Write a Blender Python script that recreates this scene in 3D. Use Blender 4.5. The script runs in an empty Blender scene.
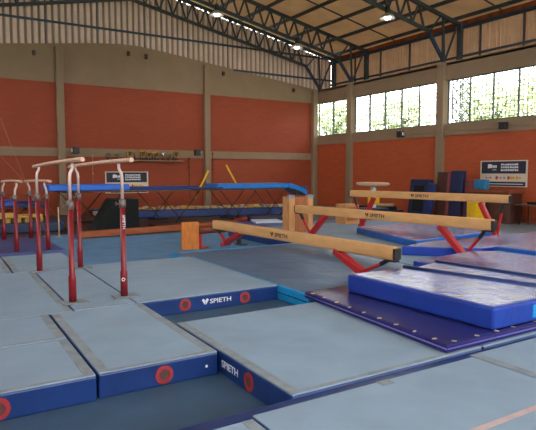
import bpy, bmesh, math, random
from mathutils import Vector, Matrix
random.seed(7)
S = bpy.context.scene
COL = S.collection
PI = math.pi

# ------------------------------------------------------------------ materials
def lin(c):
    def f(v):
        v /= 255.0
        return v/12.92 if v <= .04045 else ((v+.055)/1.055)**2.4
    return (f(c[0]), f(c[1]), f(c[2]), 1)

def mat(name, rgb, rough=.6, metal=0, noise=0, nscale=20, bump=0, bscale=40, rgb2=None, spec=.5,
        emit=0, stretch=None, coat=0, detail=3, bdist=.01):
    m = bpy.data.materials.new(name); m.use_nodes = True
    nt = m.node_tree; b = nt.nodes['Principled BSDF']
    b.inputs['Base Color'].default_value = lin(rgb)
    b.inputs['Roughness'].default_value = rough
    b.inputs['Metallic'].default_value = metal
    b.inputs['Specular IOR Level'].default_value = spec
    if coat:
        b.inputs['Coat Weight'].default_value = coat
        b.inputs['Coat Roughness'].default_value = max(.12, rough*.8)
    if emit:
        b.inputs['Emission Color'].default_value = lin(rgb)
        b.inputs['Emission Strength'].default_value = emit
    tc = nt.nodes.new('ShaderNodeTexCoord')
    mp = nt.nodes.new('ShaderNodeMapping'); nt.links.new(tc.outputs['Object'], mp.inputs[0])
    if stretch: mp.inputs['Scale'].default_value = stretch
    if noise or rgb2:
        n = nt.nodes.new('ShaderNodeTexNoise'); n.inputs['Scale'].default_value = nscale
        n.inputs['Detail'].default_value = detail
        nt.links.new(mp.outputs[0], n.inputs['Vector'])
        r = nt.nodes.new('ShaderNodeValToRGB'); nt.links.new(n.outputs['Fac'], r.inputs[0])
        r.color_ramp.elements[0].position = .3; r.color_ramp.elements[1].position = .7
        c2 = rgb2 or tuple(min(255, v*(1+noise)) for v in rgb)
        c1 = rgb if rgb2 else tuple(v*(1-noise) for v in rgb)
        r.color_ramp.elements[0].color = lin(c1); r.color_ramp.elements[1].color = lin(c2)
        nt.links.new(r.outputs[0], b.inputs['Base Color'])
    if bump:
        n = nt.nodes.new('ShaderNodeTexNoise'); n.inputs['Scale'].default_value = bscale
        n.inputs['Detail'].default_value = 4
        nt.links.new(mp.outputs[0], n.inputs['Vector'])
        bp = nt.nodes.new('ShaderNodeBump'); bp.inputs['Strength'].default_value = bump
        bp.inputs['Distance'].default_value = bdist
        nt.links.new(n.outputs['Fac'], bp.inputs['Height']); nt.links.new(bp.outputs[0], b.inputs['Normal'])
    return m

def brick_mat(name, rgb, rgb2, axis):
    m = mat(name, rgb, .75); nt = m.node_tree; b = nt.nodes['Principled BSDF']
    tc = nt.nodes.new('ShaderNodeTexCoord'); sp = nt.nodes.new('ShaderNodeSeparateXYZ')
    nt.links.new(tc.outputs['Object'], sp.inputs[0])
    cb = nt.nodes.new('ShaderNodeCombineXYZ')
    nt.links.new(sp.outputs['X' if axis == 'x' else 'Y'], cb.inputs[0]); nt.links.new(sp.outputs['Z'], cb.inputs[1])
    br = nt.nodes.new('ShaderNodeTexBrick'); br.inputs['Scale'].default_value = 1
    br.inputs['Brick Width'].default_value = .26; br.inputs['Row Height'].default_value = .09
    br.inputs['Mortar Size'].default_value = .006; br.inputs['Mortar Smooth'].default_value = .6
    br.inputs['Color1'].default_value = lin(rgb); br.inputs['Color2'].default_value = lin(rgb2)
    br.inputs['Mortar'].default_value = lin(tuple(v*.86 for v in rgb))
    nt.links.new(cb.outputs[0], br.inputs['Vector'])
    n = nt.nodes.new('ShaderNodeTexNoise'); n.inputs['Scale'].default_value = .9; n.inputs['Detail'].default_value = 5
    nt.links.new(tc.outputs['Object'], n.inputs['Vector'])
    mx = nt.nodes.new('ShaderNodeMixRGB'); mx.blend_type = 'MULTIPLY'; mx.inputs[0].default_value = .5
    r = nt.nodes.new('ShaderNodeValToRGB'); r.color_ramp.elements[0].color = (.7, .66, .62, 1); r.color_ramp.elements[1].color = (1, 1, 1, 1)
    nt.links.new(n.outputs['Fac'], r.inputs[0]); nt.links.new(br.outputs[0], mx.inputs[1]); nt.links.new(r.outputs[0], mx.inputs[2])
    nt.links.new(mx.outputs[0], b.inputs['Base Color'])
    bp = nt.nodes.new('ShaderNodeBump'); bp.inputs['Strength'].default_value = .3; bp.invert = True
    nt.links.new(br.outputs['Fac'], bp.inputs['Height']); nt.links.new(bp.outputs[0], b.inputs['Normal'])
    return m

M = {}
def translucent(m, rgb, f):
    nt = m.node_tree; b = nt.nodes['Principled BSDF']; out = nt.nodes['Material Output']
    t = nt.nodes.new('ShaderNodeBsdfTranslucent'); t.inputs[0].default_value = lin(rgb)
    mx = nt.nodes.new('ShaderNodeMixShader'); mx.inputs[0].default_value = f
    nt.links.new(b.outputs[0], mx.inputs[1]); nt.links.new(t.outputs[0], mx.inputs[2]); nt.links.new(mx.outputs[0], out.inputs[0])
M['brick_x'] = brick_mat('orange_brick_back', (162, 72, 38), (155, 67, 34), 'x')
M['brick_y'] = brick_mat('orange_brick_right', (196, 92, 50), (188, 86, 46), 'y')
M['concrete'] = mat('concrete', (146, 123, 97), .85, noise=.03, nscale=1.6, bump=.15, bscale=30, detail=6)
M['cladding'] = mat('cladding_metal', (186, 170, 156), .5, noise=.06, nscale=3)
M['cladding_shade'] = mat('furrow_shade', (134, 118, 106), .6)
M['cladding_tan'] = mat('cladding_tan', (192, 164, 136), .5, noise=.07, nscale=2)
M['roof'] = mat('roof_sheet', (205, 180, 144), .55, noise=.07, nscale=1.2, detail=6)
translucent(M['roof'], (240, 214, 180), .135)
translucent(M['cladding'], (255, 232, 218), .19)
translucent(M['cladding_tan'], (255, 222, 190), .15)
M['steel'] = mat('truss_steel', (60, 70, 76), .5, noise=.1, nscale=4)
M['steel_blue'] = mat('girt_steel', (48, 66, 84), .5, noise=.08, nscale=3)
M['rust'] = mat('rusty_gutter', (170, 84, 46), .8, rgb2=(110, 60, 40), nscale=3)
M['floor'] = mat('pit_floor', (62, 88, 114), .55, noise=.07, nscale=2.5, bump=.1, bscale=60, detail=6)
M['floor_blue'] = mat('blue_carpet', (92, 136, 178), .8, noise=.05, nscale=2, bump=.15, bscale=120)
M['floor_dark'] = mat('dark_floor', (74, 52, 44), .6, noise=.1, nscale=1.5)
M['floor_pale'] = mat('pale_floor', (132, 148, 160), .5, noise=.05, nscale=1.5)
M['carpet'] = mat('grey_blue_carpet', (144, 164, 184), .92, noise=.035, nscale=2.2, bump=.25, bscale=260, detail=8, spec=.2, bdist=.002)
M['tape'] = mat('grey_tape', (140, 148, 154), .85, noise=.08, nscale=7, spec=.2)
M['tapeline'] = mat('salmon_tape', (198, 172, 170), .85, noise=.04, nscale=9, spec=.2)
M['vinyl_blue'] = mat('blue_vinyl', (20, 52, 112), .36, noise=.1, nscale=3, bump=.35, bscale=5, bdist=.02)
M['vinyl_navy'] = mat('navy_vinyl', (26, 40, 78), .4, noise=.1, nscale=3, bump=.3, bscale=5)
M['vinyl_royal'] = mat('royal_vinyl', (28, 62, 160), .3, noise=.06, nscale=3, bump=.45, bscale=7, bdist=.02)
M['vinyl_cyan'] = mat('cyan_vinyl', (30, 150, 212), .3, noise=.06, nscale=3, bump=.3, bscale=6, bdist=.02)
M['vinyl_purple'] = mat('purple_vinyl', (40, 40, 108), .26, noise=.08, nscale=2, bump=.3, bscale=6, bdist=.02, coat=.2)
M['indigo'] = mat('indigo_vinyl', (66, 78, 132), .5, noise=.06, nscale=2)
M['lilac'] = mat('lilac_piping', (112, 104, 184), .45)
M['silver_top'] = mat('crinkled_mat_top', (84, 94, 176), .26, noise=.08, nscale=4, bump=1, bscale=5, bdist=.13, coat=.8, spec=1)
M['glossy_top'] = mat('glossy_slate_mat', (76, 112, 148), .38, noise=.05, nscale=1.6, bump=.35, bscale=2.0, bdist=.1, spec=.32)
M['vinyl_sky'] = mat('sky_vinyl', (26, 96, 184), .35, noise=.06, nscale=3, bump=.3, bscale=6, bdist=.02)
M['pad_blue'] = mat('trampoline_pad_blue', (26, 108, 220), .4, noise=.04, nscale=3)
M['pad_sky'] = mat('trampoline_pad_sky', (28, 124, 206), .4, noise=.04, nscale=3)
M['bed'] = mat('trampoline_bed', (42, 64, 132), .7, noise=.1, nscale=30)
M['black'] = mat('black_steel', (26, 26, 28), .45)
M['black_pad'] = mat('black_pad', (16, 20, 19), .9, noise=.12, nscale=3, bump=.2, bscale=10)
M['red'] = mat('red_enamel', (132, 14, 26), .4, noise=.04, nscale=4, coat=.1)
M['red_leg'] = mat('red_beam_leg', (178, 24, 28), .4, noise=.04, nscale=4)
M['redring'] = mat('red_ring', (160, 44, 48), .6)
M['ringcore'] = mat('ring_core', (92, 54, 54), .8, noise=.15, nscale=60)
M['white'] = mat('white_print', (226, 228, 232), .6)
M['chrome'] = mat('polished_tube', (216, 192, 180), .4, metal=.3)
M['collar'] = mat('collar_metal', (120, 104, 100), .45, metal=.5, noise=.1, nscale=12)
M['rail'] = mat('wooden_rail', (224, 186, 158), .5, rgb2=(202, 158, 128), nscale=6, stretch=(8, .8, 8))
M['beam'] = mat('beam_suede', (226, 174, 112), .7, rgb2=(212, 158, 98), nscale=3, stretch=(3, .8, 3))
M['plate'] = mat('base_plate', (134, 142, 150), .6, noise=.1, nscale=12)
M['print'] = mat('dark_print', (52, 40, 36), .7)
M['wood'] = mat('plywood', (214, 158, 98), .55, rgb2=(188, 128, 74), nscale=4, stretch=(6, 6, .8))
M['wood_dark'] = mat('plywood_inner', (176, 106, 58), .6, rgb2=(154, 88, 46), nscale=4, stretch=(6, 6, .8))
M['orangewood'] = mat('orange_board', (222, 132, 44), .5, rgb2=(196, 108, 32), nscale=4, stretch=(4, 4, 1))
M['orangebeam'] = mat('orange_beam', (176, 92, 44), .5, rgb2=(150, 74, 36), nscale=3, stretch=(.6, 5, 5))
M['brownpad'] = mat('brown_leather', (132, 62, 36), .5, noise=.12, nscale=5)
M['brownmat'] = mat('brown_mat', (74, 42, 34), .5, noise=.12, nscale=4, bump=.2, bscale=6)
M['maroon'] = mat('maroon_mat', (134, 62, 66), .5, noise=.1, nscale=5)
M['yellow'] = mat('yellow_vinyl', (236, 186, 20), .45, noise=.05, nscale=5)
M['teal'] = mat('teal_vinyl', (30, 122, 170), .45, noise=.06, nscale=5)
M['foam'] = mat('foam_yellow', (206, 164, 84), .9, noise=.12, nscale=9)
M['foam_pale'] = mat('foam_pale', (186, 166, 134), .9, noise=.12, nscale=9)
M['redmat'] = mat('red_mat', (196, 64, 52), .5, noise=.06, nscale=3)
M['whitemat'] = mat('white_mat', (206, 212, 222), .5, noise=.04, nscale=3)
M['vault'] = mat('vault_suede', (188, 150, 118), .6, noise=.06, nscale=5)
M['gold'] = mat('gold', (190, 146, 66), .25, metal=.9)
M['silver'] = mat('silver_cup', (210, 208, 204), .25, metal=.9)
M['darkbase'] = mat('trophy_base', (38, 30, 28), .5)
M['greenleaf'] = mat('plant_leaf', (54, 74, 52), .6, noise=.2, nscale=20)
M['rope'] = mat('cord', (176, 140, 112), .8)
M['bannerdark'] = mat('banner_navy', (40, 42, 60), .6)
M['bannerpale'] = mat('banner_pale', (222, 204, 184), .6)
M['bark'] = mat('bark', (96, 84, 70), .9, noise=.2, nscale=9)
M['leaf'] = mat('tree_leaf', (160, 176, 126), .7, rgb2=(212, 218, 172), nscale=1.5)
M['grass'] = mat('grass', (120, 150, 80), .9, noise=.15, nscale=2)
M['mesh'] = mat('window_bars', (80, 84, 84), .5)
M['alu'] = mat('spun_aluminium', (214, 212, 206), .3, metal=.6)
M['bulb'] = mat('lamp_bulb', (255, 246, 232), .4, emit=14)
M['box'] = mat('dark_box', (44, 42, 42), .5)
M['logo_red'] = mat('logo_red', (190, 60, 60), .6)
M['logo_yellow'] = mat('logo_yellow', (212, 168, 48), .6)
M['logo_grey'] = mat('logo_grey', (150, 148, 150), .6)
g = bpy.data.materials.new('window_glass'); g.use_nodes = True
b = g.node_tree.nodes['Principled BSDF']; b.inputs['Transmission Weight'].default_value = 1
b.inputs['Roughness'].default_value = 0; b.inputs['IOR'].default_value = 1.0; b.inputs['Base Color'].default_value = (.95, .97, .97, 1)
b.inputs['Alpha'].default_value = .12
M['glass'] = g

# ------------------------------------------------------------------ helpers
class MB:
    def __init__(s): s.bm = bmesh.new()
    def box(s, x0, x1, y0, y1, z0, z1, bev=0, seg=2, rot=0, mtx=None):
        t = bmesh.new(); bmesh.ops.create_cube(t, size=1)
        for v in t.verts: v.co = Vector((v.co.x*(x1-x0), v.co.y*(y1-y0), v.co.z*(z1-z0)))
        if bev: bmesh.ops.bevel(t, geom=t.edges[:], offset=bev, segments=seg, profile=.5, affect='EDGES')
        A = Matrix.Translation(((x0+x1)/2, (y0+y1)/2, (z0+z1)/2)) @ Matrix.Rotation(rot, 4, 'Z')
        if mtx: A = mtx @ A
        bmesh.ops.transform(t, matrix=A, verts=t.verts); s.add(t); return s
    def add(s, t):
        me = bpy.data.meshes.new('t'); t.to_mesh(me); t.free(); s.bm.from_mesh(me); bpy.data.meshes.remove(me)
    def prism(s, pts, z0, z1, bev=0, seg=2):
        t = bmesh.new()
        a = [t.verts.new((p[0], p[1], z0)) for p in pts]; b = [t.verts.new((p[0], p[1], z1)) for p in pts]
        n = len(pts); t.faces.new(a[::-1]); t.faces.new(b)
        for i in range(n): t.faces.new((a[i], a[(i+1) % n], b[(i+1) % n], b[i]))
        bmesh.ops.recalc_face_normals(t, faces=t.faces)
        if bev: bmesh.ops.bevel(t, geom=t.edges[:], offset=bev, segments=seg, profile=.5, affect='EDGES')
        s.add(t); return s
    def bar(s, p, q, w, h, bev=0):          # rectangular bar between two points; w sideways, h upwards
        p = Vector(p); q = Vector(q); d = q-p; L = d.length; d.normalize()
        u = Vector((0, 0, 1)) if abs(d.z) < .95 else Vector((0, 1, 0))
        r = d.cross(u).normalized(); u = r.cross(d)
        R = Matrix((r, d, u)).transposed().to_4x4(); R.translation = (p+q)/2
        t = bmesh.new(); bmesh.ops.create_cube(t, size=1)
        for v in t.verts: v.co = Vector((v.co.x*w, v.co.y*L, v.co.z*h))
        if bev: bmesh.ops.bevel(t, geom=t.edges[:], offset=bev, segments=2, profile=.5, affect='EDGES')
        bmesh.ops.transform(t, matrix=R, verts=t.verts); s.add(t); return s
    def tube(s, pts, r, n=12, caps=True):   # r number or list
        pts = [Vector(p) for p in pts]; m = len(pts)
        rs = r if isinstance(r, (list, tuple)) else [r]*m
        t = bmesh.new(); rings = []
        up = None
        for i, p in enumerate(pts):
            d = (pts[min(i+1, m-1)]-pts[max(i-1, 0)]).normalized()
            if up is None:
                up = Vector((0, 0, 1)) if abs(d.z) < .9 else Vector((1, 0, 0))
            a = d.cross(up).normalized(); up = a.cross(d).normalized()
            rings.append([t.verts.new(p+(a*math.cos(2*PI*k/n)+up*math.sin(2*PI*k/n))*rs[i]) for k in range(n)])
        for i in range(m-1):
            for k in range(n):
                f = t.faces.new((rings[i][k], rings[i][(k+1) % n], rings[i+1][(k+1) % n], rings[i+1][k])); f.smooth = True
        if caps: t.faces.new(rings[0][::-1]); t.faces.new(rings[-1])
        bmesh.ops.recalc_face_normals(t, faces=t.faces)
        s.add(t); return s
    def lathe(s, prof, cx=0, cy=0, n=20):
        t = bmesh.new(); rings = []
        for r, z in prof:
            rings.append([t.verts.new((cx+r*math.cos(2*PI*k/n), cy+r*math.sin(2*PI*k/n), z)) for k in range(n)])
        for i in range(len(prof)-1):
            for k in range(n):
                f = t.faces.new((rings[i][k], rings[i][(k+1) % n], rings[i+1][(k+1) % n], rings[i+1][k])); f.smooth = True
        t.faces.new(rings[0][::-1]); t.faces.new(rings[-1])
        bmesh.ops.remove_doubles(t, verts=t.verts, dist=1e-5)
        s.add(t); return s
    def poly(s, pts, th, mtx):              # flat polygon in local xy, thickness th along z
        t = bmesh.new()
        a = [t.verts.new((p[0], p[1], 0)) for p in pts]; b = [t.verts.new((p[0], p[1], th)) for p in pts]
        n = len(pts); t.faces.new(a[::-1]); t.faces.new(b)
        for i in range(n): t.faces.new((a[i], a[(i+1) % n], b[(i+1) % n], b[i]))
        bmesh.ops.recalc_face_normals(t, faces=t.faces)
        bmesh.ops.transform(t, matrix=mtx, verts=t.verts); s.add(t); return s
    def build(s, name, m, parent=None, loc=None, world=True):
        me = bpy.data.meshes.new(name); s.bm.to_mesh(me); s.bm.free()
        me.materials.append(m)
        o = bpy.data.objects.new(name, me); COL.objects.link(o)
        if parent is not None:
            o.parent = parent
            if world:                        # vertices given in world space
                bpy.context.view_layer.update()
                o.matrix_parent_inverse = parent.matrix_world.inverted()
        if loc: o.location = loc
        return o

def tag(o, label, cat, group=None, kind=None):
    o['label'] = label; o['category'] = cat
    if group: o['group'] = group
    if kind: o['kind'] = kind
    return o
def empty(name, loc, label, cat, group=None):
    o = bpy.data.objects.new(name, None); COL.objects.link(o); o.location = loc; o.empty_display_size = .1
    tag(o, label, cat, group); bpy.context.view_layer.update(); return o
def struct(o): o['kind'] = 'structure'; return o
def sempty(name, loc=(0, 0, 0)):
    o = bpy.data.objects.new(name, None); COL.objects.link(o); o.location = loc; o['kind'] = 'structure'
    bpy.context.view_layer.update(); return o
def copy_tree(o, parent=None):
    c = o.copy(); COL.objects.link(c); c.parent = parent
    if parent is not None: c.matrix_parent_inverse = o.matrix_parent_inverse.copy()
    for ch in list(o.children): copy_tree(ch, c)
    return c

def frame(origin, right, up):
    r = Vector(right).normalized(); u = Vector(up).normalized(); n = r.cross(u)
    A = Matrix((r, u, n)).transposed().to_4x4(); A.translation = Vector(origin); return A
def lettering(txt, size, mtx, m, parent, name='lettering', bold=.012, th=.001, sx=1, align='LEFT'):
    c = bpy.data.curves.new('t', 'FONT'); c.body = txt; c.size = size; c.offset = bold*size; c.extrude = th
    c.align_x = align; c.resolution_u = 3
    o = bpy.data.objects.new('t', c); COL.objects.link(o); bpy.context.view_layer.update()
    dg = bpy.context.evaluated_depsgraph_get()
    me = bpy.data.meshes.new_from_object(o.evaluated_get(dg))
    bpy.data.objects.remove(o); bpy.data.curves.remove(c)
    me.transform(mtx @ Matrix.Diagonal((sx, 1, 1, 1))); me.materials.clear(); me.materials.append(m); me.name = name
    ob = bpy.data.objects.new(name, me); COL.objects.link(ob)
    if parent is not None:
        ob.parent = parent; bpy.context.view_layer.update(); ob.matrix_parent_inverse = parent.matrix_world.inverted()
    return ob
def logo(size, mtx, m, parent, name='logo'):     # fan shaped mark of a heart outline cut by two slits
    k = size
    mb = MB()
    mb.poly([(.02*k, .62*k), (.24*k, .80*k), (.42*k, .62*k), (.46*k, .04*k), (.40*k, .04*k)], .001, mtx)
    mb.poly([(.98*k, .62*k), (.76*k, .80*k), (.58*k, .62*k), (.54*k, .04*k), (.60*k, .04*k)], .001, mtx)
    mb.poly([(.50*k, .60*k), (.46*k, .56*k), (.50*k, .1*k), (.54*k, .56*k)], .0012, mtx)
    return mb.build(name, m, parent)

# ------------------------------------------------------------------ camera
cam = bpy.data.cameras.new('Camera'); co = bpy.data.objects.new('Camera', cam); COL.objects.link(co)
cam.sensor_fit = 'HORIZONTAL'; cam.sensor_width = 36; cam.lens = 543.8/536*36; cam.clip_end = 400
yaw, pit = .548, -.0776
f = Vector((math.sin(yaw)*math.cos(pit), math.cos(yaw)*math.cos(pit), math.sin(pit)))
co.location = (0, 0, 1.7); co.rotation_euler = f.to_track_quat('-Z', 'Y').to_euler()
S.camera = co

# ------------------------------------------------------------------ setting
XR, YB, XL, YF = 17.0, 23.1, -2.6, -7.0
RX, RZ, SL = 7.2, 9.9, .206           # ridge
def roofz(x): return RZ - SL*abs(x-RX)

struct(MB().box(XL-.2, 18.2, YF, YB+.2, -.15, 0).build('floor', M['floor']))
fz = struct(MB().box(-2.58, 3.0, 13.5, 15.55, 0, .012).box(3.0, 12.3, 9.7, 14.3, 0, .012).box(2.08, 3.0, 9.05, 13.45, 0, .012).box(-2.58, 3.0, 13.45, 13.5, 0, .012).build('floor.001', M['floor_blue']))
struct(MB().box(-2.58, 14.5, 15.6, 22.9, 0, .01).build('floor.002', M['floor_dark']))
struct(MB().box(12.35, 16.98, -3, 15.5, 0, .011).build('floor.003', M['floor_pale']))

# back wall: concrete frame with brick infill, raking concrete top, ribbed cladding above
w = sempty('wall_back', (7.2, YB, 0))
mb = MB()
t = bmesh.new()
prof = [(XL, 5.28), (XR+.2, 5.28), (XR+.2, 5.96), (8.6, 6.99), (7.6, 7.08), (6.8, 7.08), (5.8, 6.99), (XL, 5.96)]
a = [t.verts.new((x, YB, z)) for x, z in prof]; bq = [t.verts.new((x, YB+.25, z)) for x, z in prof]
t.faces.new(a); t.faces.new(bq[::-1])
for i in range(len(prof)): t.faces.new((a[i], bq[i], bq[(i+1) % 8], a[(i+1) % 8]))
bmesh.ops.recalc_face_normals(t, faces=t.faces); mb.add(t)
mb.box(XL, XR, YB-.03, YB+.2, 2.36, 2.70)
mb.build('concrete_band', M['concrete'], w)
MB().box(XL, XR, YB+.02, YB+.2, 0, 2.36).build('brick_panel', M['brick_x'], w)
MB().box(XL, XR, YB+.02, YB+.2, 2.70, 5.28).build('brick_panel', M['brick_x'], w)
def ribbed(p0, p1, zlo, ztop, nrm, pitch=.25, depth=.075):
    """trapezoid ribbed sheet from p0 to p1 (plan points); zlo/ztop functions of distance"""
    t = bmesh.new(); p0 = Vector(p0); p1 = Vector(p1); d = p1-p0; L = d.length; d.normalize(); n = Vector(nrm)
    s = 0; pr = []
    while s < L:
        for ds, o in ((0, 0), (.35, 0), (.45, 1), (.9, 1)):
            if s+ds*pitch <= L: pr.append((s+ds*pitch, o*depth))
        s += pitch
    for off in (0, .004):
        v = []
        for s, o in pr:
            q = p0+d*s+n*(o+off)
            v.append((t.verts.new((q.x, q.y, zlo(s))), t.verts.new((q.x, q.y, ztop(s)))))
        for i in range(len(v)-1): t.faces.new((v[i][0], v[i+1][0], v[i+1][1], v[i][1]))
    return t
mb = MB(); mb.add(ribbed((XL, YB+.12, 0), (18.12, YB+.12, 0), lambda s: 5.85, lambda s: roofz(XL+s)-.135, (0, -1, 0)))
cl = mb.build('cladding', M['cladding'], w); cl.data.materials.append(M['cladding_shade'])
for p in cl.data.polygons:                     # recessed furrows coloured darker, painting in the shade between backlit ribs
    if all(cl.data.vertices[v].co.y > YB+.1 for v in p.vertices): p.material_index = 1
for x in (4.36, 10.75, 16.86, -2.0):
    zt = {4.36: 6.72, 10.75: 6.66, 16.86: 5.95, -2.0: 5.9}[x]
    mb = MB(); mb.box(x-.14, x+.14, YB-.22, YB+.02, 0, zt-.1, .03)
    mb.tube([(x, YB+.0, zt-.12), (x, YB-.19, zt-.12)], .14, 16)
    struct(mb.build('trim_1', M['concrete']))
mb = MB()
mb.box(XL, 18.0, YB-.02, YB+.06, 7.58, 7.66)
mb.box(12.2, 18.0, YB-.02, YB+.06, 6.48, 6.56)
mb.build('girt', M['steel_blue'], w)
# cladding posts behind the sheet joints
mb = MB()
for k in range(9):
    x = 1.9+k*2.0
    mb.box(x-.02, x+.02, YB+.055, YB+.075, 6.0, roofz(x)-.2)
mb.build('sheet_joint', M['steel'], w)
for x, z in ((3.45, 6.33), (7.17, 6.72), (7.95, 6.68), (11.64, 6.30), (15.58, 5.84)):
    MB().box(x-.06, x+.06, YB-.12, YB+.01, z-.09, z+.09, .02).build('anchor_lug', M['brownmat'], w)

# right wall
w = sempty('wall_right', (XR, 9, 0))
colsY = (20.3, 14.82, 9.35, 3.9, -1.6)
mb = MB()
mb.box(XR, XR+.25, YF, YB, 5.26, 5.90)
mb.box(XR-.02, XR+.25, YF, YB, 3.13, 3.58)
mb.box(XR+.0, 18.15, YF, YB+.2, 5.82, 5.94)
mb.build('concrete_band', M['concrete'], w)
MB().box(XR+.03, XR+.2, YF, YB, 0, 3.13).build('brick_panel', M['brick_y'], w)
mb = MB(); mb.add(ribbed((18.07, YF, 0), (18.07, YB+.1, 0), lambda s: 5.9, lambda s: 7.52, (-1, 0, 0), .16, .03))
mb.build('cladding', M['cladding_tan'], w)
mb = MB()
mb.box(17.9, 17.98, YF, YB, 7.33, 7.45); mb.box(17.92, 17.98, YF, YB, 6.25, 6.33)
mb.build('girt', M['steel_blue'], w)
mb = MB()
y = -5.0
for k in range(16):
    y = 23.0-k*1.82
    mb.box(17.96, 18.02, y-.03, y+.03, 5.95, 7.5)
mb.build('cladding_post', M['steel'], w)
struct(MB().box(17.93, 18.05, YF, YB, 7.47, 7.645).build('trim_2', M['rust']))
for y in colsY:
    struct(MB().box(XR-.14, XR+.2, y-.17, y+.17, 0, 5.95, .02).build('trim_3', M['concrete']))
bays = [(20.55, 22.9), (15.07, 20.05), (9.6, 14.57), (4.15, 9.1), (-1.35, 3.65)]
def window(n, x, y0, y1, z0, z1, panes, side):
    o = sempty('window_%d' % n, (x, (y0+y1)/2, z0))
    mb = MB()
    mb.box(x-.03, x+.03, y0, y1, z0, z0+.04); mb.box(x-.03, x+.03, y0, y1, z1-.04, z1)
    for k in range(panes+1):
        y = y0+(y1-y0)*k/panes
        mb.box(x-.03, x+.03, y-.025, y+.025, z0, z1)
    mb.build('window_frame', M['mesh'], o)
    for k in range(panes):
        ya = y0+(y1-y0)*k/panes+.03; yb = y0+(y1-y0)*(k+1)/panes-.03
        MB().box(x-.003, x+.003, ya, yb, z0+.05, z1-.05).build('pane', M['glass'], o)
    mb = MB(); xs = x+.14*side
    y = y0+.1
    while y < y1:
        mb.box(xs-.008, xs+.008, y-.008, y+.008, z0, z1); y += .165
    z = z0+.12
    while z < z1:
        mb.box(xs-.008, xs+.008, y0, y1, z-.008, z+.008); z += .165
    mb.build('security_grille', M['mesh'], o)
for i, (y0, y1) in enumerate(bays): window(i+1, XR+.1, y0, y1, 3.58, 5.26, 2 if i == 0 else 5, 1)
# left wall, same make
w = sempty('wall_left', (XL, 9, 0))
mb = MB(); mb.box(XL-.25, XL, YF, YB, 5.6, 7.7); mb.box(XL-.25, XL, YF, YB, 3.13, 3.58); mb.build('concrete_band', M['concrete'], w)
MB().box(XL-.2, XL-.03, YF, YB, 0, 3.13).build('brick_panel', M['brick_y'], w)
lb = [(20.55, 22.9), (15.07, 20.05), (9.6, 14.57), (4.15, 9.1), (-1.35, 3.65), (-6.9, -1.9)]
for y in (20.3, 14.82, 9.35, 3.9, -1.6):
    struct(MB().box(XL-.2, XL+.2, y-.25, y+.25, 0, 7.7, .02).build('trim_4', M['concrete']))
for i, (y0, y1) in enumerate(lb[:5]): window(i+6, XL-.1, y0, y1, 3.58, 5.6, 5, -1)

w = sempty('wall_front', (7, YF, 0))
MB().box(XL-.2, XR+.3, YF-.2, YF, 0, 3.0).build('brick_panel', M['brick_x'], w)
mb = MB(); mb.box(XL-.2, XR+.3, YF-.2, YF, 6.6, 7.4); mb.build('concrete_band', M['concrete'], w)
# roof
t = bmesh.new()
prof = [(-3.6, roofz(-3.6)), (RX, RZ), (18.15, roofz(18.15)), (18.15, roofz(18.15)+.05), (RX, RZ+.05), (-3.6, roofz(-3.6)+.05)]
a = [t.verts.new((x, YF-.3, z)) for x, z in prof]; bq = [t.verts.new((x, YB+.3, z)) for x, z in prof]
n = len(prof); t.faces.new(a); t.faces.new(bq[::-1])
for i in range(n): t.faces.new((a[i], bq[i], bq[(i+1) % n], a[(i+1) % n]))
bmesh.ops.recalc_face_normals(t, faces=t.faces)
mb = MB(); mb.add(t); struct(mb.build('ceiling', M['roof']))
k = 0
for i in range(16):
    x = 17.6-1.3*i
    z = roofz(x)
    mb = MB(); mb.box(x-.04, x+.04, YF-.2, YB+.25, z-.135, z-.008)
    o = mb.build('roof_purlin', M['steel'])
    tag(o, 'long dark steel purlin running under the roof sheets towards the viewer', 'roof beam', 'purlins under the roof')
for y in (18.45, 13.0, 7.6):
    mb = MB()
    mb.bar((RX, y, RZ-.03), (18.0, y, roofz(18)-.03), .05, .04); mb.bar((RX, y, RZ-.03), (-2.5, y, roofz(-2.5)-.03), .05, .04)
    o = mb.build('roof_tie', M['steel'])
    tag(o, 'thin dark steel tie crossing the purlins between two roof trusses', 'roof tie', 'roof ties')

# trusses
def truss(y, label):
    e = empty('roof_truss', (RX, y, roofz(RX)-1.0), label, 'roof truss')
    top = lambda x: roofz(x)-.2
    bot = lambda x: roofz(x)-1.02
    for s in (1, -1):
        X = lambda d: RX+s*d
        MB().bar((RX, y, top(RX)), (X(10.8), y, top(X(10.8))), .12, .13).build('top_chord', M['steel'], e)
        MB().bar((RX, y, bot(RX)), (X(8.95), y, bot(X(8.95))), .1, .12).build('bottom_chord', M['steel'], e)
        # leg from the bottom chord down to the column head
        if s == 1:
            MB().bar((16.1, y, bot(16.15)), (17.02, y, 5.96), .1, .12).build('knee_leg', M['steel_blue'], e)
            MB().bar((17.02, y, 5.96), (17.75, y, top(17.8)), .06, .06).build('web_brace', M['steel'], e)
            MB().bar((17.02, y, 5.96), (16.9, y, top(16.9)), .07, .07).build('web_brace', M['steel'], e)
            MB().bar((16.2, y, bot(16.15)), (16.8, y, top(16.8)), .05, .05).build('web_brace', M['steel'], e)
            MB().box(17.82, 17.98, y-.09, y+.09, 5.95, roofz(18)-.1).build('eave_post', M['steel'], e)
        else:
            MB().bar((-1.75, y, bot(-1.75)), (-2.3, y, 7.0), .1, .12).build('knee_leg', M['steel'], e)
        d = 0; k = 0; st = .62
        while d+st <= 9.0:
            MB().bar((X(d), y, bot(X(d))), (X(d+st/2), y, top(X(d+st/2))), .06, .065).build('web_brace', M['steel'], e)
            MB().bar((X(d+st/2), y, top(X(d+st/2))), (X(d+st), y, bot(X(d+st))), .06, .065).build('web_brace', M['steel'], e)
            d += st
    return e
truss(22.75, 'dark steel roof truss against the ribbed cladding of the back wall')
truss(20.25, 'dark steel roof truss over the column between the corner window and wide window')
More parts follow.
